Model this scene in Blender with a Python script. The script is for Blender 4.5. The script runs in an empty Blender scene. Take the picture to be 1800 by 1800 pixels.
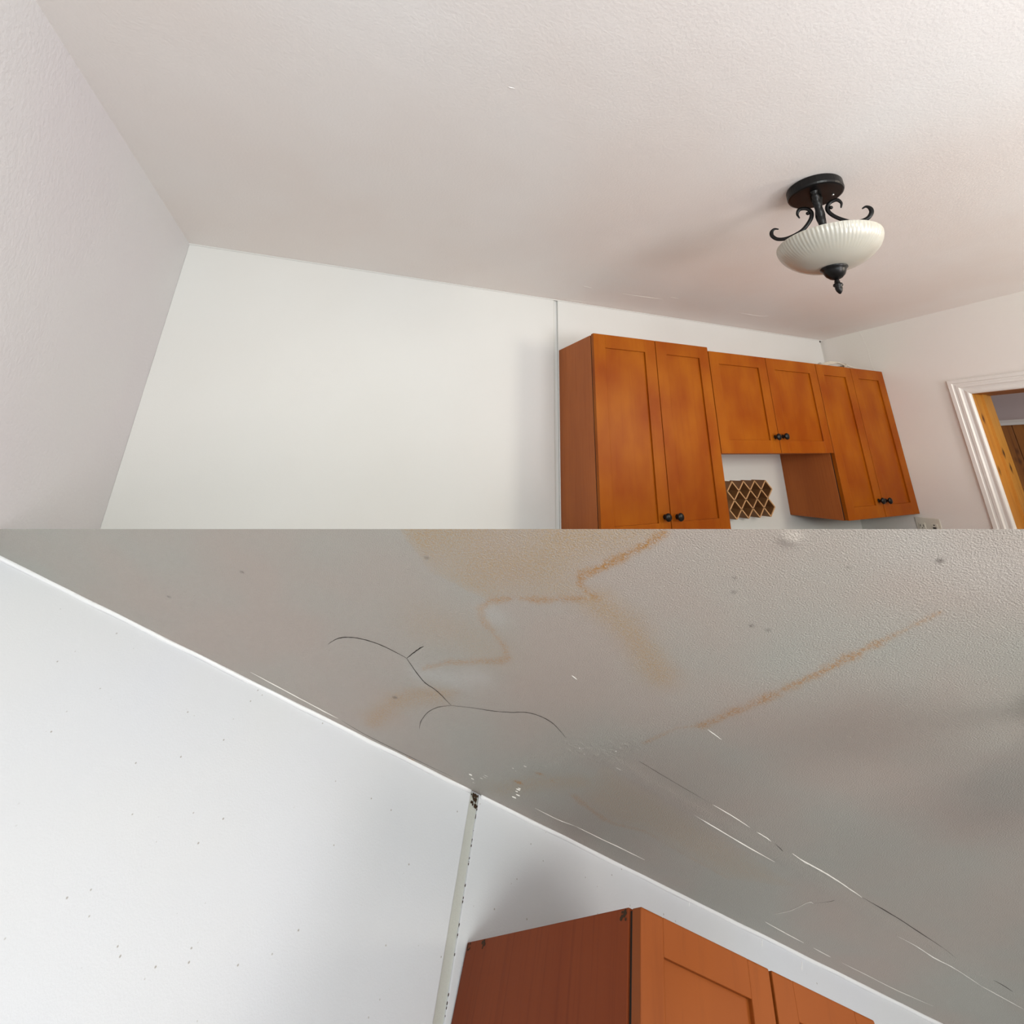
import bpy, bmesh, math, random
import numpy as np
from mathutils import Matrix, Vector

# ------------------------------------------------------------------ camera, world, light, exposure
CAM_F, CAM_PX, CAM_PY = 779.128, 974.634, 515.168
RA = np.array([[0.902348, -0.430919, -0.008728], [0.144638, 0.321825, -0.935686], [0.406014, 0.843053, 0.352725]])
CA = np.array([-0.91416, -1.90766, -0.7625])
scene = bpy.context.scene
COL = scene.collection
cam_d = bpy.data.cameras.new('camera')
cam = bpy.data.objects.new('camera', cam_d); COL.objects.link(cam)
cam_d.sensor_width = 36; cam_d.sensor_fit = 'HORIZONTAL'
cam_d.lens = CAM_F / 1800 * 36
cam_d.shift_x = (900 - CAM_PX) / 1800; cam_d.shift_y = (CAM_PY - 900) / 1800
cam_d.clip_start = 0.02
cam.matrix_world = Matrix(((RA[0][0], -RA[1][0], -RA[2][0], CA[0]), (RA[0][1], -RA[1][1], -RA[2][1], CA[1]),
                           (RA[0][2], -RA[1][2], -RA[2][2], CA[2]), (0, 0, 0, 1)))
scene.camera = cam

world = bpy.data.worlds.new('world'); scene.world = world; world.use_nodes = True
WB = world.node_tree.nodes['Background']
WB.inputs[0].default_value = (1.0, 1.0, 1.0, 1); WB.inputs[1].default_value = 0.32

def area(name, loc, target, sx, sy, power, color):
    d = bpy.data.lights.new(name, 'AREA'); d.shape = 'RECTANGLE'; d.size = sx; d.size_y = sy
    d.energy = power; d.color = color
    o = bpy.data.objects.new(name, d); COL.objects.link(o)
    o.location = loc
    o.rotation_euler = (Vector(target) - Vector(loc)).to_track_quat('-Z', 'Y').to_euler()
    return o
LIGHTS = [   # name, place, aim, size, watts for r, g, b
    ('rear_window_light', (.75, -3.7, -1.15), (.25, -.9, -.15), .75, .65, (32, 30.3, 30)),
    ('rear_left_light', (-.9, -3.5, -.35), (-.3, .0, -.25), 1.2, .5, (33, 35.5, 34)),
    ('right_rear_light', (1.9, -3.1, -.45), (-1.2, -.3, -.35), .6, .6, (27.5, 25, 20.5)),
    ('ceiling_fill_light', (-.25, -2.65, -.66), (-.2, -2.3, 0), .9, .7, (5.5, 6.2, 7)),  # upward fill lamp, added to brighten the middle of the ceiling
    ('lower_left_light', (-1.67, -1.5, -1.65), (-.5, -1.1, -1.2), .7, .7, (.75, .75, .9)),
    ('lower_side_fill', (-2.2, -1.35, -.95), (-.3, -1.0, -1.35), .4, .3, (3.3, 3.3, 3.4)),  # fill lamp added to lift the shaded wall above the lower cabinet
    ('far_room_fill', (2.8, -1.3, -.12), (3.2, -.6, -.8), .4, .4, (2, 1.8, 1.6)),  # fill lamp with no fixture, added to brighten the room beyond
]
for nm, lo, tg, sx, sy, rgb in LIGHTS:
    mx = max(rgb)
    if mx > 0: area(nm, lo, tg, sx, sy, mx, tuple(c / mx for c in rgb))

scene.view_settings.view_transform = 'Standard'; scene.view_settings.look = 'None'
scene.view_settings.gamma = 1.0; scene.view_settings.use_curve_mapping = False
scene.view_settings.exposure = 0.0

# ------------------------------------------------------------------ the two views of the kitchen
# The upper room stands on an added sloping base board; the lower corner piece hangs in front, below that board's plane.
SB = 1.3                                     # size of the lower piece
RB = np.array([[0.841313, -0.519966, 0.147744], [0.532277, 0.749259, -0.394071], [0.094205, 0.410178, 0.907127]])
CB = np.array([-0.43735, -1.07261, -0.34775])
_M = RA.T @ RB
_T = CA - _M @ (CB * SB)
MB = Matrix(((_M[0][0], _M[0][1], _M[0][2], _T[0]), (_M[1][0], _M[1][1], _M[1][2], _T[1]),
             (_M[2][0], _M[2][1], _M[2][2], _T[2]), (0, 0, 0, 1)))
KCUT = (930.0 - CAM_PY) / CAM_F
CUT_N = RA.T @ np.array([0, 1, -KCUT]); CUT_N = CUT_N / np.linalg.norm(CUT_N)      # points to the lower side
def cut_z(x, y): return CA[2] - (CUT_N[0] * (x - CA[0]) + CUT_N[1] * (y - CA[1])) / CUT_N[2]
def bc(x, y, lift=0.0):
    """measured spot of the lower photo -> point on the lower ceiling (its own metres)"""
    v = RB.T @ np.array([(x - CAM_PX) / CAM_F, (y - CAM_PY) / CAM_F, 1.0])
    t = (0 - CB[2]) / v[2]; q = (CB + t * v) * SB
    return Vector((q[0], q[1], -lift))
def bw(x, y, lift=0.0):
    v = RB.T @ np.array([(x - CAM_PX) / CAM_F, (y - CAM_PY) / CAM_F, 1.0])
    t = (0 - CB[1]) / v[1]; q = (CB + t * v) * SB
    return Vector((q[0], -lift, q[2]))
def ac(x, y, lift=0.0):
    """measured spot of the upper photo -> point on the upper ceiling"""
    v = RA.T @ np.array([(x - CAM_PX) / CAM_F, (y - CAM_PY) / CAM_F, 1.0])
    t = (0 - CA[2]) / v[2]; q = CA + t * v
    return Vector((q[0], q[1], -lift))

# ------------------------------------------------------------------ materials
def nmat(name):
    m = bpy.data.materials.new(name); m.use_nodes = True
    nt = m.node_tree; return m, nt, nt.nodes['Principled BSDF']
def N(nt, t, **kw):
    n = nt.nodes.new(t)
    for k, v in kw.items(): setattr(n, k, v)
    return n
def L(nt, a, b): nt.links.new(a, b)
def coords(nt, scale=(1, 1, 1), rot=(0, 0, 0)):
    tc = N(nt, 'ShaderNodeTexCoord'); mp = N(nt, 'ShaderNodeMapping')
    mp.inputs['Scale'].default_value = scale; mp.inputs['Rotation'].default_value = rot
    L(nt, tc.outputs['Object'], mp.inputs[0]); return mp.outputs[0]
def noise(nt, vec, scale, detail=3, rough=.5):
    n = N(nt, 'ShaderNodeTexNoise'); n.inputs['Scale'].default_value = scale
    n.inputs['Detail'].default_value = detail; n.inputs['Roughness'].default_value = rough
    L(nt, vec, n.inputs['Vector']); return n.outputs[0]
def ramp(nt, fac, stops):
    r = N(nt, 'ShaderNodeValToRGB'); e = r.color_ramp.elements
    while len(e) < len(stops): e.new(.5)
    for el, (p, c) in zip(e, stops): el.position = p; el.color = (*c, 1) if len(c) == 3 else c
    L(nt, fac, r.inputs[0]); return r.outputs[0]
def mixc(nt, fac, a, b, mode='MIX'):
    m = N(nt, 'ShaderNodeMix', data_type='RGBA', blend_type=mode)
    for sock, v in ((m.inputs[0], fac), (m.inputs[6], a), (m.inputs[7], b)):
        if hasattr(v, 'node'): L(nt, v, sock)
        elif isinstance(v, (int, float)): sock.default_value = v
        else: sock.default_value = (*v, 1)
    return m.outputs[2]
def bump(nt, h, strength, dist, bsdf, prev=None):
    b = N(nt, 'ShaderNodeBump'); b.inputs['Strength'].default_value = strength; b.inputs['Distance'].default_value = dist
    L(nt, h, b.inputs['Height'])
    if prev is not None: L(nt, prev, b.inputs['Normal'])
    L(nt, b.outputs[0], bsdf.inputs['Normal']); return b.outputs[0]
def simple(name, color, rough=.5, metal=0, spec=.5):
    m, nt, b = nmat(name); b.inputs['Base Color'].default_value = (*color, 1)
    b.inputs['Roughness'].default_value = rough; b.inputs['Metallic'].default_value = metal
    b.inputs['Specular IOR Level'].default_value = spec; return m
def paint(name, base, tint, bscale=260, bstr=.25, rough=.55, blotch=1.6, specks=False, stains=False, spec=.35):
    m, nt, b = nmat(name); v = coords(nt)
    c = mixc(nt, ramp(nt, noise(nt, v, blotch, 3), [(.38, (0, 0, 0)), (.64, (1, 1, 1))]), base, tint)
    if specks:
        vo = N(nt, 'ShaderNodeTexVoronoi'); vo.inputs['Scale'].default_value = 40; L(nt, v, vo.inputs['Vector'])
        wob = noise(nt, v, 300, 2)
        mm = N(nt, 'ShaderNodeMath', operation='MULTIPLY_ADD'); L(nt, wob, mm.inputs[0]); mm.inputs[1].default_value = .06; L(nt, vo.outputs['Distance'], mm.inputs[2])
        s = ramp(nt, mm.outputs[0], [(.062, (1, 1, 1)), (.10, (0, 0, 0))])
        gate = ramp(nt, noise(nt, v, 5, 2), [(.32, (0, 0, 0)), (.46, (1, 1, 1))])
        g2 = mixc(nt, 1.0, s, gate, 'MULTIPLY')
        c = mixc(nt, mixc(nt, 1.0, g2, (.8, .8, .8), 'MULTIPLY'), c, (.30, .27, .23))
    if stains:
        at = N(nt, 'ShaderNodeAttribute', attribute_name='stain')
        sp = N(nt, 'ShaderNodeSeparateColor'); L(nt, at.outputs['Color'], sp.inputs[0])
        gr = ramp(nt, noise(nt, v, 240, 4, .75), [(.38, (.12, .12, .12)), (.60, (2.0, 2.0, 2.0))])
        f1 = mixc(nt, 1.0, sp.outputs[0], gr, 'MULTIPLY')
        c = mixc(nt, f1, c, (.43, .215, .06))
        f2 = mixc(nt, 1.0, sp.outputs[1], gr, 'MULTIPLY')
        c = mixc(nt, f2, c, (.46, .315, .17))
        c = mixc(nt, sp.outputs[2], c, (.60, .60, .58))
        sx = N(nt, 'ShaderNodeAttribute', attribute_name='stain'); c = mixc(nt, sx.outputs['Alpha'], c, (.05, .035, .025))
    L(nt, c, b.inputs['Base Color'])
    b.inputs['Roughness'].default_value = rough; b.inputs['Specular IOR Level'].default_value = spec
    h = noise(nt, v, bscale, 4, .55)
    p = bump(nt, h, bstr, .004, b)
    bump(nt, noise(nt, v, 9, 2), .25, .004, b, p)
    return m
def wood(name, c1, c2, c3, rough=.35, grain=(60, 60, 3), fig=(9, 9, 2.2), contrast=1.0, knots=False, spec=.5):
    m, nt, b = nmat(name)
    v = coords(nt, grain); vf = coords(nt, fig)
    g = noise(nt, v, 1.0, 6, .65); f = noise(nt, vf, 1.0, 3, .5)
    c = mixc(nt, ramp(nt, f, [(.33, (0, 0, 0)), (.68, (1, 1, 1))]), c1, c2)
    c = mixc(nt, ramp(nt, g, [(.50, (0, 0, 0)), (.78, (contrast, contrast, contrast))]), c, c3)
    if knots:
        vk = coords(nt, (1, 1, .45)); vo = N(nt, 'ShaderNodeTexVoronoi'); vo.inputs['Scale'].default_value = 14; L(nt, vk, vo.inputs['Vector'])
        c = mixc(nt, ramp(nt, vo.outputs['Distance'], [(.05, (1, 1, 1)), (.2, (0, 0, 0))]), c, (.07, .02, .006))
    L(nt, c, b.inputs['Base Color']); b.inputs['Roughness'].default_value = rough
    b.inputs['Specular IOR Level'].default_value = spec
    bump(nt, g, .06, .001, b)
    return m

M = {}
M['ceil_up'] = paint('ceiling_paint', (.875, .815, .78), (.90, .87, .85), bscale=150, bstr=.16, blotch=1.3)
M['wall_left'] = paint('left_wall_paint', (.685, .66, .69), (.705, .70, .715), bscale=120, bstr=.35)
M['wall_back'] = paint('back_wall_paint', (.67, .665, .65), (.685, .685, .675), bscale=300, bstr=.05, rough=.42)
M['wall_right'] = paint('right_wall_paint', (.82, .775, .74), (.83, .81, .75), bscale=150, bstr=.12)
M['white_trim'] = simple('white_gloss_trim', (.80, .77, .74), .28)
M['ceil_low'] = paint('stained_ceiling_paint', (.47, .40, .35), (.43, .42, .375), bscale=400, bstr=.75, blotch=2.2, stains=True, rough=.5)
M['wall_low'] = paint('flecked_wall_paint', (.69, .695, .70), (.67, .685, .72), bscale=330, bstr=.12, specks=True, rough=.4)
M['groove'] = paint('groove_paint', (.50, .51, .46), (.56, .56, .52), bscale=200, bstr=.3)
M['caulk'] = simple('white_caulk', (.86, .86, .86), .3)
M['chip'] = simple('torn_paint_edge', (.86, .83, .77), .35)
M['dark'] = simple('crack_and_gap_shade', (.03, .025, .02), .9, spec=.1)  # for cracks, and for the shade painted into door gaps
M['grime'] = simple('grime', (.05, .03, .018), .9, spec=.1)
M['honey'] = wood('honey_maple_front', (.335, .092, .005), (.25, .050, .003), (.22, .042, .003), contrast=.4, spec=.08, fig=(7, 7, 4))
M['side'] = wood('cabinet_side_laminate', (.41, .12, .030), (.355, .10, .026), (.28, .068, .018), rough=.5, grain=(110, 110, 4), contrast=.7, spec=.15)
M['edge'] = simple('cabinet_underside', (.13, .035, .015), .6)
M['rack'] = wood('rack_thin_wood', (.29, .135, .045), (.23, .10, .033), (.16, .07, .026), rough=.6)
M['rack_edge'] = wood('rack_pale_edge', (.62, .36, .17), (.56, .31, .14), (.45, .24, .1), rough=.6)
M['black'] = simple('oil_rubbed_black_metal', (.012, .011, .011), .34, .6)
M['pine'] = wood('knotty_pine', (.62, .29, .045), (.55, .22, .03), (.40, .13, .02), rough=.45, grain=(40, 40, 2.5), knots=True)
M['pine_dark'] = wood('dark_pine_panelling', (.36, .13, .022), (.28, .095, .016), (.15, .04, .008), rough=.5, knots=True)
M['far_paint'] = simple('far_room_paint', (.55, .46, .46), .7)
M['plastic'] = simple('ivory_plastic', (.66, .62, .54), .35)
M['slot'] = simple('outlet_slot', (.05, .045, .04), .6)
M['cord'] = simple('dusty_cord', (.55, .50, .42), .55)
M['board'] = simple('base_board', (.62, .60, .58), .8)
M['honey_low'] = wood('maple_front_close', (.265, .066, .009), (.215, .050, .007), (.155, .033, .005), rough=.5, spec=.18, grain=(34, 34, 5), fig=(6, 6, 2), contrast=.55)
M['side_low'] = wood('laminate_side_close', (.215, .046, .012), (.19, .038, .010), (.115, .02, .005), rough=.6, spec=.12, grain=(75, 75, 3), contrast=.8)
def glass_mat():
    m, nt, b = nmat('frosted_ribbed_glass')
    b.inputs['Base Color'].default_value = (.50, .465, .40, 1); b.inputs['Roughness'].default_value = .3
    b.inputs['Subsurface Weight'].default_value = .5; b.inputs['Subsurface Radius'].default_value = (.03, .025, .02)
    b.inputs['Subsurface Scale'].default_value = .6; b.inputs['Coat Weight'].default_value = .4; b.inputs['Coat Roughness'].default_value = .15
    return m
M['glass'] = glass_mat()

# ------------------------------------------------------------------ mesh helpers
def box(bm, x0, x1, y0, y1, z0, z1, bev=0.0):
    vs = [bm.verts.new((x, y, z)) for x in (x0, x1) for y in (y0, y1) for z in (z0, z1)]
    fs = []
    for idx in ((0, 1, 3, 2), (4, 6, 7, 5), (0, 4, 5, 1), (2, 3, 7, 6), (0, 2, 6, 4), (1, 5, 7, 3)):
        fs.append(bm.faces.new([vs[i] for i in idx]))
    bmesh.ops.recalc_face_normals(bm, faces=fs)
    if bev > 0:
        es = list({e for f in fs for e in f.edges})
        bmesh.ops.bevel(bm, geom=es, offset=bev, segments=2, affect='EDGES', profile=.5)
def lathe(bm, prof, seg=48, rmod=None):
    rings = []
    for i, (r, z) in enumerate(prof):
        ring = []
        for k in range(seg):
            a = 2 * math.pi * k / seg
            rr = r + (rmod(i, a) if rmod else 0)
            ring.append(bm.verts.new((rr * math.cos(a), rr * math.sin(a), z)))
        rings.append(ring)
    for a, b in zip(rings, rings[1:]):
        for k in range(seg):
            bm.faces.new((a[k], a[(k + 1) % seg], b[(k + 1) % seg], b[k]))
    for ring, rv in ((rings[0], False), (rings[-1], True)):
        if max(v.co.xy.length for v in ring) > 1e-4:
            bm.faces.new(ring if rv else ring[::-1])
    bmesh.ops.remove_doubles(bm, verts=bm.verts, dist=1e-6)
    bmesh.ops.recalc_face_normals(bm, faces=bm.faces)
def smooth_path(pts, n=6):
    P = [Vector(p) for p in pts]; out = []
    for i in range(len(P) - 1):
        p0 = P[max(i - 1, 0)]; p1 = P[i]; p2 = P[i + 1]; p3 = P[min(i + 2, len(P) - 1)]
        for k in range(n):
            t = k / n
            out.append(.5 * ((2 * p1) + (p2 - p0) * t + (2 * p0 - 5 * p1 + 4 * p2 - p3) * t * t + (3 * p1 - p0 - 3 * p2 + p3) * t ** 3))
    out.append(P[-1]); return out
def tube(bm, pts, rad, seg=8, flat=1.0, up=(0, 0, 1)):
    """rad: number or list; flat squashes the section along `up`"""
    n = len(pts); up = Vector(up); rings = []
    for i, p in enumerate(pts):
        d = (pts[min(i + 1, n - 1)] - pts[max(i - 1, 0)]).normalized()
        s = d.cross(up)
        if s.length < 1e-4: s = d.cross(Vector((1, .2, .1)))
        s.normalize(); u = s.cross(d).normalized()
        r = rad[i] if isinstance(rad, (list, tuple)) else rad
        rings.append([bm.verts.new(p + s * math.cos(2 * math.pi * k / seg) * r + u * math.sin(2 * math.pi * k / seg) * r * flat) for k in range(seg)])
    for a, b in zip(rings, rings[1:]):
        for k in range(seg): bm.faces.new((a[k], a[(k + 1) % seg], b[(k + 1) % seg], b[k]))
    bm.faces.new(rings[0][::-1]); bm.faces.new(rings[-1])
    bmesh.ops.recalc_face_normals(bm, faces=bm.faces)
def ico(bm, c, r, sub=2, sq=(1, 1, 1)):
    g = bmesh.ops.create_icosphere(bm, subdivisions=sub, radius=r)
    for v in g['verts']: v.co = Vector((v.co.x * sq[0], v.co.y * sq[1], v.co.z * sq[2])) + Vector(c)
def trim(bm, mat=None, keep_upper=True, fill=True):
    """saw the piece off where the base board passes"""
    co = Vector(CA); no = Vector(CUT_N)
    if mat is not None:
        inv = mat.inverted(); co = inv @ co; no = (mat.to_3x3().transposed() @ no).normalized()
    if not keep_upper: no = -no
    g = bmesh.ops.bisect_plane(bm, geom=bm.verts[:] + bm.edges[:] + bm.faces[:], dist=1e-6, plane_co=co, plane_no=no, clear_outer=True)
    if fill:
        es = [e for e in bm.edges if e.is_boundary]
        if es: bmesh.ops.holes_fill(bm, edges=es, sides=0)
    return bm
def obj(name, bm, mat, parent=None, origin=(0, 0, 0), smooth=False, mats=None):
    """bm holds coordinates in the parent's (or world) frame; origin becomes the object's own origin"""
    me = bpy.data.meshes.new(name)
    o3 = Vector(origin)
    if o3.length > 0: bmesh.ops.translate(bm, verts=bm.verts, vec=-o3)
    bm.to_mesh(me); bm.free()
    for mm in (mats or [mat]): me.materials.append(mm)
    if smooth:
        for p in me.polygons: p.use_smooth = True
    o = bpy.data.objects.new(name, me); COL.objects.link(o); o.location = o3
    if parent: o.parent = parent
    return o
def empty(name, loc, label, cat, group=None, mat=None):
    o = bpy.data.objects.new(name, None); COL.objects.link(o); o.empty_display_size = .05
    if mat is not None: o.matrix_world = mat @ Matrix.Translation(loc)
    else: o.location = loc
    o['label'] = label; o['category'] = cat
    if group: o['group'] = group
    return o
def tag(o, label, cat, group=None):
    o['label'] = label; o['category'] = cat
    if group: o['group'] = group
    return o
def struct(o): o['kind'] = 'structure'; return o
NB = bmesh.new

# ------------------------------------------------------------------ upper room: the shell
XL, XR = -1.4939, 2.0652
bm = NB(); box(bm, XL - .15, XR, -3.6, .12, 0, .10)
ceiling = struct(obj('ceiling', bm, M['ceil_up']))
bm = NB(); box(bm, XL - .12, XL, -3.6, .12, -1.6, 0)
struct(obj('wall_left', trim(bm), M['wall_left']))
GW = .022
bm = NB()
box(bm, XL, XR, .012, .12, -1.6, 0)
box(bm, XL, 0, 0, .013, -1.6, 0, .0015)
box(bm, GW, XR - .022, 0, .013, -1.6, 0, .0015)
wall_back = struct(obj('wall_back', trim(bm), M['wall_back']))
bm = NB(); box(bm, .0003, .0026, .003, .0125, -1.6, -.001); box(bm, XR - .0215, XR - .016, .004, .0125, -1.6, -.001)
obj('groove_shade_strip', trim(bm), M['groove'], wall_back)  # strips coloured darker to stand in for shade along the groove edges
bm = NB(); ico(bm, (XR - .019, .002, -.008), .008, 2, (1, .6, 1.1))
obj('corner_hole', bm, M['dark'], wall_back)

DY0, DY1, DZ = -.729, -1.55, -.459             # door opening in the right wall
bm = NB()
WT = .185
box(bm, XR, XR + WT, DY0 + .012, .12, -1.9, 0)
box(bm, XR, XR + WT, -3.6, DY1, -1.9, 0)
box(bm, XR, XR + WT, DY1, DY0 + .012, DZ + .012, 0)
wall_right = struct(obj('wall_right', trim(bm), M['wall_right']))
bm = NB(); pts = smooth_path([(XR - .0004, -.262, -.002), (XR - .0004, -.275, -.07), (XR - .0004, -.283, -.14), (XR - .0004, -.281, -.20), (XR - .0004, -.290, -.27)])
tube(bm, pts, .0016, 6, .4, up=(1, 0, 0)); obj('paint_seam', bm, M['wall_right'], wall_right)

# door casing with its moulded profile, mitred at the corner
def casing_profile():
    return [(0, 0), (0, .016), (.004, .021), (.022, .021), (.026, .016), (.034, .0155), (.038, .019), (.050, .0195), (.056, .013),
            (.066, .010), (.074, .012), (.080, .014), (.086, .0135), (.092, .010), (.095, .005), (.095, 0)]
def casing(y_out, z_out, bottom, y_far):
    bm = NB(); prof = casing_profile(); vz = .83; rows = []
    for (w, t) in prof:                        # w from the outer edge inwards, t = thickness off the wall
        rows.append([bm.verts.new((XR - t, y_out - w * .91, bottom)), bm.verts.new((XR - t, y_out - w * .91, z_out - w * vz)), bm.verts.new((XR - t, y_far + w, z_out - w * vz)), bm.verts.new((XR - t, y_far + w, bottom))])
    for a, b in zip(rows, rows[1:]):
        for k in range(3): bm.faces.new((a[k], a[k + 1], b[k + 1], b[k]))
    for k in range(3): bm.faces.new((rows[-1][k], rows[-1][k + 1], rows[0][k + 1], rows[0][k]))
    bm.faces.new([r[0] for r in rows]); bm.faces.new([r[3] for r in rows][::-1])
    bmesh.ops.recalc_face_normals(bm, faces=bm.faces); return bm
bm = NB(); box(bm, XR - .002, XR + WT + .002, DY0, DY0 + .013, -1.9, DZ + .013)
box(bm, XR - .002, XR + WT + .002, DY1 - .001, DY1 + .013, -1.9, DZ + .013)
box(bm, XR + .075, XR + .118, DY0 - .012, DY0 + .001, -1.9, DZ)
door = struct(obj('door_1', trim(bm), M['pine'])); door['label'] = 'bare knotty pine door frame'
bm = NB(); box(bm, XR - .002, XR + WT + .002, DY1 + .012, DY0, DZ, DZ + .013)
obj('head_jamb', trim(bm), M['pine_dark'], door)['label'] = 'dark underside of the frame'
obj('door_casing', trim(casing(-.6415, -.379, -1.9, -1.645)), M['white_trim'], door)['label'] = 'white moulded casing'

# room seen through the doorway
FX = 3.3
bm = NB(); box(bm, FX, FX + .08, -2.6, .9, -.53, 0)
struct(obj('wall_far', trim(bm), M['far_paint']))
bm = NB()
y = .9
while y > -2.6:
    box(bm, FX - .012, FX + .07, y - .098, y - .002, -1.6, -.56, .003); y -= .1
box(bm, FX - .004, FX + .07, -2.6, .9, -1.6, -.56)
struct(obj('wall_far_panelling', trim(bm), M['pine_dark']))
bm = NB(); box(bm, FX - .03, FX, -2.6, .9, -.565, -.545, .003); box(bm, FX - .018, FX, -2.6, .9, -.545, -.53, .002)
struct(obj('trim_1', bm, M['white_trim']))
bm = NB(); box(bm, XR + WT, FX + .08, -2.6, .9, 0, .1)
struct(obj('ceiling_far', bm, M['far_paint']))

# unseen sloping board under the upper room, added to keep both pieces' light apart
def base_board():
    bm = NB()
    def pt(dep, a):
        q = CA + dep * (RA[0] * a + RA[1] * KCUT + RA[2]); return q
    a = pt(1.02, -1.28); b = pt(1.02, 1.08)
    poly = [(XL, a[1]), (a[0] if a[0] > XL else XL + .01, a[1]), (b[0], b[1]), (XR + .5, b[1] - .25), (XR + .5, .12), (XL, .12)]
    top = [bm.verts.new((x, y, cut_z(x, y) - .0005)) for x, y in poly]
    bot = [bm.verts.new((x, y, cut_z(x, y) - .035)) for x, y in poly]
    bm.faces.new(top); bm.faces.new(bot[::-1])
    for i in range(len(poly)):
        j = (i + 1) % len(poly); bm.faces.new((top[i], bot[i], bot[j], top[j]))
    bmesh.ops.recalc_face_normals(bm, faces=bm.faces); return bm
struct(obj('added_divider', base_board(), M['board']))

# paint ridges and scuffs on the upper ceiling, parallel to the back wall
def ridge(name, pts, r, mat, parent, flat=.6, taper=True, seg=6, up=(0, 0, 1), jit=0.0, seed=0):
    rng = random.Random(seed)
    P = smooth_path(pts, 5)
    if jit: P = [p + Vector((rng.uniform(-jit, jit), rng.uniform(-jit, jit), 0)) for p in P]
    n = len(P); rad = [r * (min(1, .25 + 3 * min(i, n - 1 - i) / n) if taper else 1) * (rng.uniform(.7, 1.15) if jit else 1) for i in range(n)]
    bm = NB(); tube(bm, P, rad, seg, flat, up); return obj(name, bm, mat, parent, smooth=True)
for i, pp in enumerate([[(1092, 516), (1120, 520), (1165, 526)], [(1177, 522), (1192, 525)], [(1300, 550), (1330, 555), (1350, 556)], [(1025, 503), (1040, 506)], [(905, 156), (893, 153)], [(1000, 527), (1030, 531)]]):
    ridge('paint_ridge', [ac(*q) for q in pp], .0016, M['ceil_up'] if i in (2, 4) else M['chip'], ceiling, jit=.0006, seed=i)
bm = NB(); tube(bm, [Vector((XL, -.0015, -.0015)), Vector((XR, -.0015, -.0015))], .0035, 6)
obj('caulk_bead', bm, M['wall_back'], wall_back)

# ------------------------------------------------------------------ cabinets
def make_door(root, x0, x1, z0, z1, yb, th, mats, knob=None, stile=.058, rail=.058, cutf=None, knob_r=.0155, bev=.0016, mk=1.0):
    """yb = back plane of the door; front at yb - th"""
    yf = yb - th
    bm = NB()
    rec = .0085 * mk
    box(bm, x0, x0 + stile, yf, yb, z0, z1, bev); box(bm, x1 - stile, x1, yf, yb, z0, z1, bev)
    box(bm, x0 + stile - .0004, x1 - stile + .0004, yf + .0003, yb, z1 - rail, z1, bev * .6)
    box(bm, x0 + stile - .0004, x1 - stile + .0004, yf + .0003, yb, z0, z0 + rail, bev * .6)
    if cutf: cutf(bm)
    d = obj('door', bm, mats[0], root, origin=(0, 0, 0))
    bm = NB(); box(bm, x0 + stile - .002, x1 - stile + .002, yf + rec, yb - .002, z0 + rail - .002, z1 - rail + .002)
    if cutf: cutf(bm)
    obj('door_panel', bm, mats[0], d)
    if knob:
        kx, kz = knob; bm = NB()
        pr = [(.0, 0), (.009, 0), (.010, -.002), (.0065, -.005), (.0055, -.011), (.0085, -.015), (.0145, -.019), (.0158, -.023), (.0145, -.027), (.009, -.030), (.0, -.0305)]
        pr = [(r * knob_r / .0158, z * knob_r / .0158) for r, z in pr]
        lathe(bm, pr, 24)
        bmesh.ops.rotate(bm, verts=bm.verts, cent=(0, 0, 0), matrix=Matrix.Rotation(math.radians(-90), 3, 'X'))
        bmesh.ops.translate(bm, verts=bm.verts, vec=(kx, yf, kz))
        obj('knob', bm, M['black'], d, smooth=True)
    return d
def cabinet(label, x0, xm, x1, z0, z1, doors, knobs, name='wall_cabinet'):
    root = empty(name, ((x0 + x1) / 2, -.155, z0), label, 'cabinet')
    ro = Vector(root.location)
    f = lambda bm: trim(bm, Matrix.Translation(ro))
    X = lambda v: v - ro.x
    bm = NB(); yb, yf = -.001 - ro.y, -.305 - ro.y; t = .016
    zb, zt = z0 - ro.z, z1 - ro.z
    box(bm, X(x0), X(x0) + t, yf, yb, zb, zt, .0008); box(bm, X(x1) - t, X(x1), yf, yb, zb, zt, .0008)
    box(bm, X(x0) + t, X(x1) - t, yf, yb, zt - t, zt); box(bm, X(x0) + t, X(x1) - t, yf, yb, zb + .0005, zb + t)
    box(bm, X(x0) + t, X(x1) - t, yb - .006, yb, zb + t, zt - t)
    f(bm); obj('carcass', bm, M['side'], root)
    bm = NB(); box(bm, X(x0) + .002, X(x1) - .002, yf - .0035, yf + .0002, zb + .003, zt - .003)
    f(bm); obj('door_gap_shade', bm, M['dark'], root)['label'] = 'dark sheet standing in for shade in the gap behind the doors'  # dark sheet puts the shade of the door gap into colour
    g = .0016
    for (a, b), kn in zip(((x0, xm), (xm, x1)), knobs):
        make_door(root, X(a) + g, X(b) - g, zb + .002 + doors[0], zt + doors[1], yf - .004, .021, (M['honey'],), (kn[0] - ro.x, kn[1] - ro.z) if kn else None, cutf=f)
    return root
cabinet('tall two-door honey wood wall cabinet with brown side, leftmost of the upper row', .0257, .3514, .6662, -1.0573, -.2606, (0, .004), [(.322, -.977), (.383, -.979)])
cabinet('short two-door honey wood wall cabinet above the lattice wine rack', .6674, 1.0546, 1.4449, -.7429, -.2760, (0, .002), [(1.027, -.667), (1.083, -.664)])
cabinet('honey wood wall cabinet at the right wall with a pale cord on top', 1.4461, 1.7528, 2.0640, -1.0573, -.2760, (0, .002), [(1.722, -.976), (1.783, -.978)])

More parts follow.
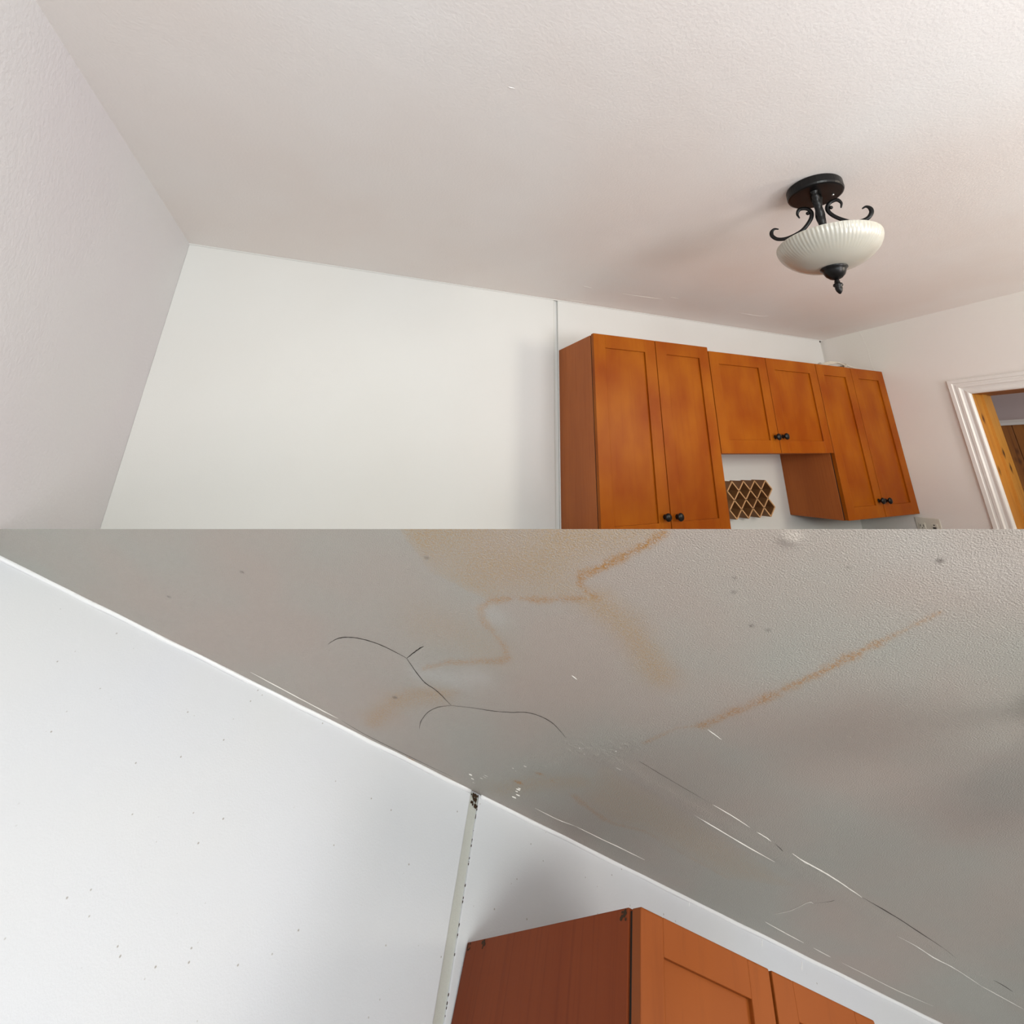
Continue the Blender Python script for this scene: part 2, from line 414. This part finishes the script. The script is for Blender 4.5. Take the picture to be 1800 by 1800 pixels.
# lattice wine rack: two families of thin boards, paler front edges
rack = empty('wine_rack', (1.08, 0, -1.045), 'small wooden diamond lattice wine rack on the wall under the short cabinet', 'wine rack')
def rack_board(p, q, t=.0055, y0=-.087, y1=-.001):
    bm = NB(); d = Vector((q[0] - p[0], 0, q[1] - p[1])); n = Vector((-d.z, 0, d.x)).normalized() * t / 2
    P = [Vector((p[0], 0, p[1])), Vector((q[0], 0, q[1]))]
    quad = [P[0] - n, P[1] - n, P[1] + n, P[0] + n]
    for (a, b, nm, mt) in ((y0, y1, 'rack_board', M['rack']), (y0 - .0035, y0, 'front_edge', M['rack_edge'])):
        bm = NB(); f = [bm.verts.new(v + Vector((0, a, 0))) for v in quad]; g = [bm.verts.new(v + Vector((0, b, 0))) for v in quad]
        bm.faces.new(f); bm.faces.new(g[::-1])
        for i in range(4): bm.faces.new((f[i], g[i], g[(i + 1) % 4], f[(i + 1) % 4]))
        bmesh.ops.recalc_face_normals(bm, faces=bm.faces)
        bmesh.ops.translate(bm, verts=bm.verts, vec=-Vector(rack.location))
        if nm == 'rack_board': o = obj(nm, bm, mt, rack)
        else: obj(nm, bm, mt, o)['label'] = 'pale front edge'
rx, rdx, rz, rh = .952, .0795, -.873, .0855
zr = [rz, rz - rh / 2, rz - rh, rz - 1.5 * rh, rz - 2 * rh]
def rp(c, r): return (rx + c * rdx, zr[r])
for a, b in [((0, 0), (-.5, 1)), ((1, 0), (-.5, 3)), ((2, 0), (0, 4)), ((3, 0), (1, 4)), ((3.5, 1), (2, 4)), ((3.5, 3), (3, 4)),
             ((3, 0), (3.5, 1)), ((2, 0), (3.5, 3)), ((1, 0), (3, 4)), ((0, 0), (2, 4)), ((-.5, 1), (1, 4)), ((-.5, 3), (0, 4))]:
    rack_board(rp(*a), rp(*b))

# switch and outlet plate on the right wall
op = empty('outlet_plate', (XR, -.357, -1.13), 'ivory double outlet plate on the wall below the right cabinet', 'outlet')
def oloc(bm): bmesh.ops.translate(bm, verts=bm.verts, vec=-Vector(op.location)); return trim(bm, Matrix.Translation(op.location))
bm = NB(); box(bm, XR - .006, XR, -.416, -.298, -1.190, -1.073, .002); obj('cover_plate', oloc(bm), M['plastic'], op)
for yc, kind in ((-.327, 0), (-.386, 1)):
    bm = NB(); box(bm, XR - .0085, XR - .004, yc - .017, yc + .017, -1.165, -1.098, .003); r_ = obj('receptacle', oloc(bm), M['plastic'], op)
    bm = NB()
    if kind == 0:
        box(bm, XR - .0095, XR - .008, yc + .006, yc + .009, -1.118, -1.108); box(bm, XR - .0095, XR - .008, yc - .009, yc - .006, -1.119, -1.107)
        ico(bm, (XR - .0085, yc, -1.124), .003, 1)
    else:
        box(bm, XR - .0095, XR - .008, yc - .008, yc + .008, -1.125, -1.115); box(bm, XR - .0095, XR - .008, yc - .004, yc + .004, -1.108, -1.103)
    obj('slot', oloc(bm), M['slot'], r_)

# loose cord on the right cabinet
cd = NB(); rng = random.Random(4); pts = []
for k in range(46):
    a = k * .42; pts.append(Vector((1.71 + (.105 + .018 * math.sin(k * .9)) * math.cos(a), -.262 + (.035 + .012 * math.sin(k * 1.7)) * math.sin(a), -.2725 + .0075 + .0085 * (1 + math.sin(k * 1.3)) + .0003 * k)))
pts.append(Vector((1.90, -.29, -.266)))
tube(cd, smooth_path(pts, 4), .0042, 7)
tag(obj('cord_coil', cd, M['cord'], origin=(1.71, -.262, -.2745), smooth=True), 'loose pale coiled cord lying on top of the right cabinet', 'cord')

# ------------------------------------------------------------------ ceiling light
LX, LY = .2885, -1.219
lamp = empty('ceiling_light', (LX, LY, 0), 'semi-flush ceiling light with frosted ribbed glass bowl and black scrolled arms', 'ceiling light')
bm = NB(); lathe(bm, [(0, 0), (.073, 0), (.075, -.003), (.0755, -.024), (.0735, -.029), (.069, -.031), (.0, -.030)], 56)
obj('canopy', bm, M['black'], lamp, smooth=False)
bm = NB(); ico(bm, (.035, -.030, -.0325), .0035, 2); obj('canopy_screw', bm, simple('screw_steel', (.5, .5, .5), .3, 1), lamp, smooth=True)
def stem():
    bm = NB(); rg = random.Random(2); prof = []
    for i in range(15): prof.append((.0105 + .001 * math.sin(i * 1.3) + (.003 if i < 2 else 0), -.029 - i * .0115))
    tw = lambda i, a: .0014 * math.sin(5 * a + i * .55) + .0010 * math.sin(9 * a - i * .8)
    lathe(bm, prof, 36, tw); return bm
obj('stem', stem(), M['black'], lamp, smooth=True)['label'] = 'bark-textured black stem'
def strap():
    az = math.radians(-152); bm = NB()
    P = smooth_path([(r * math.cos(az), r * math.sin(az), z) for r, z in ((.040, -.030), (.036, -.048), (.027, -.075), (.019, -.105), (.014, -.135), (.012, -.168))], 7)
    n = len(P); rg = random.Random(7)
    tube(bm, P, [.0088 + .0012 * math.sin(i * 1.1) + .0006 * rg.random() for i in range(n)], 10, .5, up=(math.cos(az), math.sin(az), 0)); return bm
obj('strap', strap(), M['black'], lamp, smooth=True)['label'] = 'hammered black strap down the stem'
def arm(az, reach=1.0):
    root_pts = [(.058, -.088), (.062, -.074), (.057, -.063), (.046, -.059), (.034, -.061), (.025, -.068), (.0205, -.080), (.024, -.096), (.037, -.114),
                (.060, -.130), (.088, -.140), (.112, -.143), (.134, -.138), (.147, -.124), (.146, -.110), (.136, -.103), (.124, -.107)]
    root_pts = [(r * (.92 * (reach if r > .07 else 1) if r > .05 else 1), z) for r, z in root_pts]
    P = smooth_path([(r * math.cos(az), r * math.sin(az), z) for r, z in root_pts], 5)
    n = len(P); rad = [.0058 * min(1, .30 + 5 * min(i, n - 1 - i) / n) for i in range(n)]
    bm = NB(); tube(bm, P, rad, 10, .62, up=(-math.sin(az), math.cos(az), 0)); return bm
AZ = math.radians(122)
for az, reach in ((AZ, 1.0), (AZ + math.pi, .88)):
    a_ = obj('arm', arm(az, reach), M['black'], lamp, smooth=True); a_['label'] = 'black scrolled arm'
    bm = NB(); ico(bm, (.030 * math.cos(az), .030 * math.sin(az), -.079), .0055, 2); obj('bead', bm, M['black'], a_, smooth=True)
def bowl():
    bm = NB(); outer = []
    R0 = .1325; n = 22
    for i in range(n + 1):
        t = i / n; a = t * math.pi / 2
        outer.append((R0 * math.cos(a) ** .85 if i < n else .012, -.189 - .078 * math.sin(a) ** 1.1))
    outer = [(R0 - .004, -.1865), (R0 + .0005, -.1865)] + outer
    inner = [(max(r - .0045, .005), z + (.004 if i > 8 else 0)) for i, (r, z) in enumerate(outer[2:])][::-1]
    prof = outer + inner + [(R0 - .0045, -.188)]
    no = len(outer)
    def rib(i, a):
        if 1 < i < no:
            f = max(0, 1 - (i - 2) / 13.0); return .0011 * f * math.cos(78 * a)
        return 0
    lathe(bm, prof, 384, rib); return bm
obj('glass_bowl', bowl(), M['glass'], lamp, smooth=True)['label'] = 'frosted ribbed glass bowl'
bm = NB(); lathe(bm, [(0, -.255), (.030, -.260), (.034, -.2635), (.0345, -.268), (.030, -.271), (.0285, -.277), (.024, -.287), (.016, -.295), (.008, -.299), (0, -.299)], 40)
cap = obj('bottom_cap', bm, M['black'], lamp, smooth=True)
bm = NB(); lathe(bm, [(0, -.297), (.006, -.298), (.0055, -.303), (.0075, -.306), (.0065, -.309), (.0115, -.313), (.0125, -.318), (.0085, -.322), (.0095, -.326), (.0075, -.334), (.003, -.341), (0, -.343)], 24)
obj('finial', bm, M['black'], cap, smooth=True)

# ------------------------------------------------------------------ lower piece: wall, ceiling, cabinet (own tilted frame MB, lengths already scaled)
def place(o): o.matrix_world = MB; return o
S = SB
# wall: left panel, groove leaning a little, right panel
bm = NB()
sl = .09194
XWL, XWR, ZW = -1.35 * S, 1.35 * S, -.62 * S
def quadbox(bm, a, b, y0, y1):        # a, b = (x at z=0, x at z=ZW) for left and right limits
    vs = []
    for y in (y0, y1):
        vs += [bm.verts.new((a[0], y, 0)), bm.verts.new((a[1], y, ZW)), bm.verts.new((b[1], y, ZW)), bm.verts.new((b[0], y, 0))]
    fs = [bm.faces.new(vs[:4]), bm.faces.new(vs[4:][::-1])]
    for i in range(4): fs.append(bm.faces.new((vs[i], vs[4 + i], vs[4 + (i + 1) % 4], vs[(i + 1) % 4])))
    bmesh.ops.recalc_face_normals(bm, faces=fs)
    es = [e for f in fs[:1] for e in f.edges]; bmesh.ops.bevel(bm, geom=es, offset=.002, segments=3, affect='EDGES', profile=.5)
gl = (-.0125 * S, -.0125 * S + sl * -ZW); gr = (.004 * S, .004 * S + sl * -ZW)
quadbox(bm, (XWL, XWL), gl, 0, .012)
quadbox(bm, gr, (XWR, XWR), 0, .012)
wall_low = struct(place(obj('wall_back', trim(bm, MB, False), M['wall_low'])))
bm = NB(); quadbox(bm, (gl[0] - .02, gl[1] - .02), (gr[0] + .02, gr[1] + .02), .0055, .0122)
obj('groove', bm, M['groove'], wall_low)['label'] = 'grey groove between wall panels'
bm = NB(); box(bm, XWL, XWR, .0121, .03, ZW, 0); obj('wall_backing', trim(bm, MB, False), M['groove'], wall_low)
rng = random.Random(11)
def gp(t, side=0):                     # a point down the groove
    z = ZW * t; x = (gl[0] + gr[0]) / 2 + sl * -z; return Vector((x + side * (gr[0] - gl[0]) / 2, .003, z))
bm = NB()
for k in range(26):
    p = gp(.002 + .022 * rng.random(), rng.uniform(-.7, .8)); ico(bm, (p.x, .002 + .003 * rng.random(), p.z), rng.uniform(.0012, .0034), 1, (1, .6, 1.3))
obj('debris', bm, M['grime'], wall_low)['label'] = 'dark crumbs at the top of the groove'
bm = NB()
for k in range(46):
    t = .02 + .62 * rng.random() ** 1.3; p = gp(t, 1.0); ico(bm, (p.x, .0012, p.z), rng.uniform(.0005, .0014), 1, (1, .7, 1.8))
obj('edge_grime', bm, M['grime'], wall_low)
# caulk bead along the ceiling, wobbly
def wob_line(x0, x1, n, y, z, amp, seed):
    rg = random.Random(seed); ph = [rg.uniform(0, 6) for _ in range(4)]
    return [Vector((x0 + (x1 - x0) * i / n, y + amp * (math.sin(i * .37 + ph[0]) + .6 * math.sin(i * .91 + ph[1])), z + amp * .8 * math.sin(i * .53 + ph[2]))) for i in range(n + 1)]
for a, b, sd in ((-1.0 * S, gl[0] - .002, 1), (gr[0] + .004, 1.2 * S, 2)):
    bm = NB(); tube(bm, wob_line(a, b, 90, -.0005, -.0015, .0006, sd), .0045, 7)
    obj('caulk_bead', bm, M['caulk'], wall_low, smooth=True)
# small vertical runs of paint under the ceiling edge
for px_, py_, ln_ in ((1212, 1578, 16), (1340, 1652, 13), (1410, 1690, 16)):
    ridge('paint_drip', [bw(px_, py_), bw(px_ - .5, py_ + ln_ * .5), bw(px_ - 1, py_ + ln_)], .0014, M['caulk'], wall_low, up=(0, 1, 0))

# ceiling: fine sheet with its stains, and its cracks and ridges as geometry
def ceiling_low():
    st = .0034
    xs = np.arange(-1.02 * S, 1.28 * S, st); ys = np.arange(-1.12 * S, .0001, st)
    ys[-1] = 0.0
    nx, ny = len(xs), len(ys)
    X, Y = np.meshgrid(xs, ys); V = np.stack([X.ravel(), Y.ravel(), np.zeros(nx * ny)], 1)
    # world side test: drop the faces wholly beyond the base board's plane before the exact cut
    Mw = np.array(MB); W = V @ Mw[:3, :3].T + Mw[:3, 3]; side = (W - CA) @ CUT_N
    low = (side > -.012).reshape(ny, nx)
    keep = low[:-1, :-1] | low[1:, 1:] | low[:-1, 1:] | low[1:, :-1]
    iy, ix = np.nonzero(keep)
    a = iy * nx + ix; F = np.stack([a, a + nx, a + nx + 1, a + 1], 1)
    used = np.unique(F); remap = -np.ones(nx * ny, int); remap[used] = np.arange(len(used)); V = V[used]; F = remap[F]
    P2 = V[:, :2]
    def seg_dist(path):
        d = np.full(len(P2), 9.0)
        Q = [np.array(bc(*p))[:2] for p in path]
        for p, q in zip(Q, Q[1:]):
            e = q - p; t = np.clip(((P2 - p) @ e) / (e @ e), 0, 1); d = np.minimum(d, np.linalg.norm(P2 - p - t[:, None] * e, axis=1))
        return d
    rs = np.random.RandomState(3)
    def fn(scale, seed):           # cheap smooth noise
        r = np.random.RandomState(seed); o = np.zeros(len(P2))
        for k in range(9):
            th = r.rand() * 6.28; f = scale * (.5 + r.rand() * 1.5); o += np.sin((P2[:, 0] * math.cos(th) + P2[:, 1] * math.sin(th)) * f + r.rand() * 6.28)
        return o / 4.0
    wob = fn(90, 5) * .0035 + fn(260, 6) * .0022
    U = 1.0 / 900 * S              # about one photo pixel on this ceiling
    def inside(poly):
        Q = np.array([np.array(bc(*p))[:2] for p in poly]); x, y = P2[:, 0] + wob, P2[:, 1] + wob; c = np.zeros(len(P2), bool); j = len(Q) - 1
        for i in range(len(Q)):
            xi, yi = Q[i]; xj, yj = Q[j]
            c ^= ((yi > y) != (yj > y)) & (x < (xj - xi) * (y - yi) / (yj - yi + 1e-12) + xi); j = i
        return c
    def band(path, w, s, soft=1.0): d = np.abs(seg_dist(path) + wob * min(1, w / 5)) / (w * U); return s * np.exp(-d ** 2 * soft)
    R = np.zeros(len(P2)); G = R.copy(); B = R.copy(); A = R.copy()
    rim = [(1175, 925), (1160, 940), (1130, 960), (1100, 975), (1070, 990), (1040, 1005), (1022, 1010), (1018, 1025), (1030, 1040), (1050, 1052)]
    rim2 = [(1050, 1052), (1000, 1053), (950, 1055), (900, 1052), (860, 1057), (845, 1072)]
    rim3 = [(845, 1072), (852, 1095), (868, 1115), (885, 1135), (893, 1155), (880, 1162), (840, 1163), (790, 1165), (745, 1175)]
    R = np.maximum(R, band(rim, 5, .62)); R = np.maximum(R, band(rim2, 5, .42)); R = np.maximum(R, band(rim3, 5, .32))
    R = np.maximum(R, band([(1232, 1275), (1275, 1255), (1340, 1230), (1400, 1200)], 6, .42)); R = np.maximum(R, band([(1400, 1200), (1450, 1175), (1500, 1150), (1540, 1130)], 5, .46))
    R = np.maximum(R, band([(1540, 1130), (1580, 1110), (1650, 1075)], 3, .30))
    R = np.maximum(R, band([(1010, 1400), (1035, 1420), (1060, 1440), (1085, 1450), (1130, 1460)], 5, .26)); R = np.maximum(R, band([(1130, 1460), (1200, 1500), (1280, 1545)], 4, .13))
    R = np.maximum(R, band([(650, 1275), (680, 1243), (720, 1218), (800, 1217)], 10, .15)); R = np.maximum(R, band([(1130, 1305), (1190, 1277), (1232, 1275)], 2.2, .25))
    # faint tan wash enclosed by the rims
    def wash(poly, s, edge_soft=14):
        ins = inside(poly).astype(float); d = seg_dist(poly + poly[:1]) / (edge_soft * U); return s * ins * np.clip(.35 + .65 * np.minimum(d, 1), 0, 1)
    G = np.maximum(G, wash([(690, 915), (1175, 915), (1160, 940), (1100, 975), (1022, 1010), (1018, 1025), (1050, 1052), (950, 1055), (860, 1057), (760, 1010)], .42) * np.clip(.8 + .3 * fn(30, 9), .2, 1.2))
    G = np.maximum(G, band([(1050, 1060), (1095, 1095), (1130, 1140), (1158, 1190)], 22, .40)); G = np.maximum(G, band([(760, 1100), (830, 1120), (850, 1140)], 45, .16))
    G = np.maximum(G, band([(660, 1265), (700, 1232), (770, 1222)], 22, .30)); G = np.maximum(G, band([(880, 1388), (950, 1375), (1020, 1375)], 22, .22))
    G = np.maximum(G, band([(640, 1300), (730, 1345), (820, 1385)], 7, .25))
    G = np.maximum(G, wash([(1010, 1400), (1060, 1345), (1150, 1395), (1300, 1490), (1400, 1560), (1280, 1545), (1130, 1460), (1085, 1450), (1060, 1440)], .20, 30))
    B = np.maximum(B, band([(745, 1185), (800, 1195), (840, 1190)], 22, .30)); B = np.maximum(B, band([(862, 1075), (870, 1085)], 16, .28)); B = np.maximum(B, band([(1600, 960), (1780, 1010)], 40, .18))
    for (x, y, r, s) in ((425, 1006, 2.4, .95), (296, 1049, 2.0, .9), (1320, 1100, 2.2, .85), (1350, 1108, 2.4, .5), (1651, 986, 2.2, .6), (693, 1226, 2, .6), (749, 981, 1.8, .5), (1490, 998, 1.8, .35), (1288, 1041, 1.6, .4), (1290, 1016, 1.6, .4)):
        A = np.maximum(A, band([(x, y), (x + 2, y)], r, s))
    for (x, y, r, s) in ((722, 1336, 5, .75), (648, 1303, 4, .55), (910, 1373, 4, .9), (949, 1359, 4, .7), (972, 1373, 3, .4)):
        R = np.maximum(R, band([(x - 2, y - 1), (x + 2, y + 1)], r, s))
    # slight relief: taped joint swelling and the brushed strip next to the wall
    dz = -np.exp(-(seg_dist([(840, 1388), (950, 1345), (1050, 1325), (1190, 1275), (1400, 1195), (1650, 1070), (1800, 990)]) / (26 * U)) ** 2) * .0016
    dz -= np.exp(-(seg_dist([(1010, 1315), (1060, 1325), (1100, 1310)]) / (26 * U)) ** 2) * np.clip(fn(420, 12), 0, 2) * .0016
    dz -= np.exp(-(seg_dist([(870, 1380), (960, 1345)]) / (14 * U)) ** 2) * np.clip(fn(420, 13), 0, 2) * .0012
    dz -= np.exp(-(seg_dist([(1385, 946), (1390, 947)]) / (8 * U)) ** 2) * .0045
    tape = [(1045, 1322), (1212, 1420), (1362, 1500), (1500, 1590), (1640, 1672), (1800, 1765)]
    dz -= np.exp(-(seg_dist(tape) / (15 * U)) ** 4) * .0009
    V[:, 2] = dz * np.clip(-V[:, 1] / .02, 0, 1)
    me = bpy.data.meshes.new('ceiling'); me.vertices.add(len(V)); me.vertices.foreach_set('co', V.ravel())
    me.loops.add(F.size); me.loops.foreach_set('vertex_index', F.ravel()); me.polygons.add(len(F))
    me.polygons.foreach_set('loop_start', np.arange(0, F.size, 4)); me.polygons.foreach_set('loop_total', np.full(len(F), 4))
    me.update(calc_edges=True)
    ca = me.color_attributes.new('stain', 'FLOAT_COLOR', 'POINT')
    ca.data.foreach_set('color', np.clip(np.stack([R, G, B, A], 1), 0, 1).ravel())
    bm = NB(); bm.from_mesh(me); trim(bm, MB, False, fill=False)
    # give the sheet its thickness
    geom = bmesh.ops.extrude_edge_only(bm, edges=[e for e in bm.edges if e.is_boundary])
    for v in [g for g in geom['geom'] if isinstance(g, bmesh.types.BMVert)]: v.co.z = .012
    trim(bm, MB, False, fill=False)
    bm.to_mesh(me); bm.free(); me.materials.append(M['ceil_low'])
    for p in me.polygons: p.use_smooth = True
    o = bpy.data.objects.new('ceiling', me); COL.objects.link(o); return o
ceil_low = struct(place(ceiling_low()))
def bcp(pp, lift): return [bc(x, y, lift) for x, y in pp]
CR = [([(577, 1132), (592, 1123), (612, 1120), (640, 1124), (670, 1134), (695, 1146), (715, 1157)], .0010), ([(715, 1157), (725, 1149), (737, 1140), (745, 1136)], .0010),
      ([(715, 1157), (725, 1172), (745, 1198), (765, 1212), (780, 1226), (793, 1240)], .0008), ([(737, 1281), (740, 1268), (752, 1252), (770, 1243), (793, 1240)], .0006),
      ([(793, 1240), (830, 1244), (870, 1250), (900, 1252), (925, 1252), (950, 1259), (970, 1270), (985, 1285), (995, 1297)], .0007)]
for i, (pp, r) in enumerate(CR): ridge('crack', bcp(pp, .0002), r, M['dark'], ceil_low, flat=.5, jit=.0003, seed=i + 20)
RD = [([(1050, 1330), (1075, 1343), (1100, 1358)], .0016, 'chip'), ([(1100, 1358), (1160, 1394), (1212, 1427)], .0009, 'ceil_low'), ([(1212, 1427), (1250, 1450), (1300, 1480), (1362, 1515)], .0019, 'chip'),
      ([(1362, 1515), (1440, 1563), (1500, 1598), (1577, 1645)], .0009, 'ceil_low'), ([(1577, 1645), (1610, 1662), (1640, 1682), (1680, 1703), (1725, 1733)], .0017, 'chip'), ([(1725, 1733), (1760, 1752), (1800, 1774)], .0010, 'chip'),
      ([(1090, 1318), (1160, 1360), (1250, 1413)], .0008, 'ceil_low'), ([(1253, 1414), (1290, 1436), (1318, 1454)], .0013, 'chip'), ([(1330, 1462), (1345, 1471), (1356, 1479)], .0013, 'chip'), ([(1362, 1483), (1375, 1495), (1400, 1520), (1436, 1532)], .0013, 'ceil_low'),
      ([(1393, 1500), (1410, 1512), (1432, 1524), (1460, 1540), (1490, 1560), (1515, 1577)], .0020, 'chip'), ([(1515, 1577), (1560, 1603), (1600, 1628), (1660, 1668)], .0017, 'ceil_low'), ([(1660, 1668), (1710, 1705), (1760, 1730), (1800, 1757)], .0015, 'ceil_low'),
      ([(940, 1420), (980, 1440), (1012, 1452)], .0009, 'chip'), ([(1012, 1452), (1050, 1471), (1090, 1490), (1133, 1511)], .0013, 'chip'), ([(1345, 1620), (1366, 1632), (1390, 1645), (1413, 1657)], .0013, 'chip'), ([(1430, 1666), (1460, 1682)], .0012, 'chip'),
      ([(1480, 1692), (1520, 1712), (1580, 1742), (1640, 1768)], .0008, 'chip'), ([(1430, 1588), (1420, 1586), (1390, 1600), (1360, 1607)], .0008, 'chip'), ([(1440, 1562), (1458, 1573), (1466, 1583), (1430, 1588)], .0007, 'ceil_low'),
      ([(440, 1181), (500, 1213), (560, 1245), (595, 1263)], .0013, 'chip'), ([(600, 1266), (640, 1290), (720, 1330), (800, 1368)], .0010, 'ceil_low'), ([(1240, 1279), (1255, 1290), (1268, 1300)], .0011, 'chip'), ([(1005, 1187), (1014, 1194)], .0012, 'chip')]
for i, (pp, r, mt) in enumerate(RD): ridge('paint_ridge', bcp(pp, .0004 if mt == 'chip' else .0), r, M[mt], ceil_low, flat=.55 if mt == 'chip' else .3, jit=.0004, seed=i + 50)
rng = random.Random(8)
for cx, cy, sx, sy, n in ((1050, 1318, 34, 10, 16), (925, 1352, 26, 12, 9), (840, 1366, 16, 8, 7), (908, 1392, 10, 8, 5)):
    for k in range(n):
        x, y = cx + rng.uniform(-sx, sx), cy + rng.uniform(-sy, sy); l = rng.uniform(3, 9)
        ridge('paint_flake', bcp([(x, y), (x + l * .6, y + l * .25), (x + l, y + l * .45)], .0004), rng.uniform(.0010, .0023), M['chip'], ceil_low, flat=.7, seed=k)

# the same kind of ceiling light hangs past the right edge of this corner; it throws the soft shadow seen there
def copy_tree(o, parent=None):
    c = o.copy(); COL.objects.link(c); c.parent = parent
    for ch in list(o.children): copy_tree(ch, c)
    return c
lamp2 = copy_tree(lamp)
lamp2.matrix_world = MB @ Matrix.Translation(bc(1925, 1235)) @ Matrix.Scale(.72, 4)
tag(lamp2, 'second semi-flush ceiling light hanging from the stained ceiling, past its right end', 'ceiling light')

# cabinet seen close up, leaning very slightly as hung
def rod(r):
    a = Vector(r).length; return Matrix.Rotation(a, 4, Vector(r))
cab_m = MB @ Matrix.Translation(Vector((.0323, -.00601, -.14839)) * S) @ rod((.04028, .00705, -.02407))
W1, W2, DF, DB = .16553 * S, .13956 * S, .44648 * S, .42382 * S
HC = .62 * S
cab = empty('wall_cabinet', (0, 0, 0), 'reddish brown wooden cabinet under the stained cracked ceiling, only its top corner in view', 'cabinet', mat=cab_m)
bm = NB(); t = .018
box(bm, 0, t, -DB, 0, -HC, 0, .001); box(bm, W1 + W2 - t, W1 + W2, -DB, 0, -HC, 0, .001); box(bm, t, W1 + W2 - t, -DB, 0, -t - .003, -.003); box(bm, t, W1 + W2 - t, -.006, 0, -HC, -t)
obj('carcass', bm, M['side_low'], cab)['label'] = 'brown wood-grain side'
bm = NB(); box(bm, .0035, W1 + W2 - .003, -DB - .0085, -DB + .0005, -HC, -.0025); obj('door_gap_shade', bm, M['dark'], cab)['label'] = 'dark sheet standing in for shade in the gap behind the doors'  # shade between carcass and doors, made as a dark sheet
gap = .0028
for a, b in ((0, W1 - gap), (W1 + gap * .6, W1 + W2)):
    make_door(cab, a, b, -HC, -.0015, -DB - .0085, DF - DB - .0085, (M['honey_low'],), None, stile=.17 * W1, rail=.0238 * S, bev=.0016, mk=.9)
rng = random.Random(5)
for x_, y_, r_ in ((-.0003, -.06 * S, .004), (-.0003, -.012, .003), (-.0003, -DB + .012, .004)):
    bm = NB()
    for k in range(8): ico(bm, (x_, y_ + rng.uniform(-.006, .006), -.005 + rng.uniform(-.005, .003)), rng.uniform(.0015, r_ * .7), 1, (.25, 1.5, .9))
    obj('grime_spot', bm, M['grime'], cab)
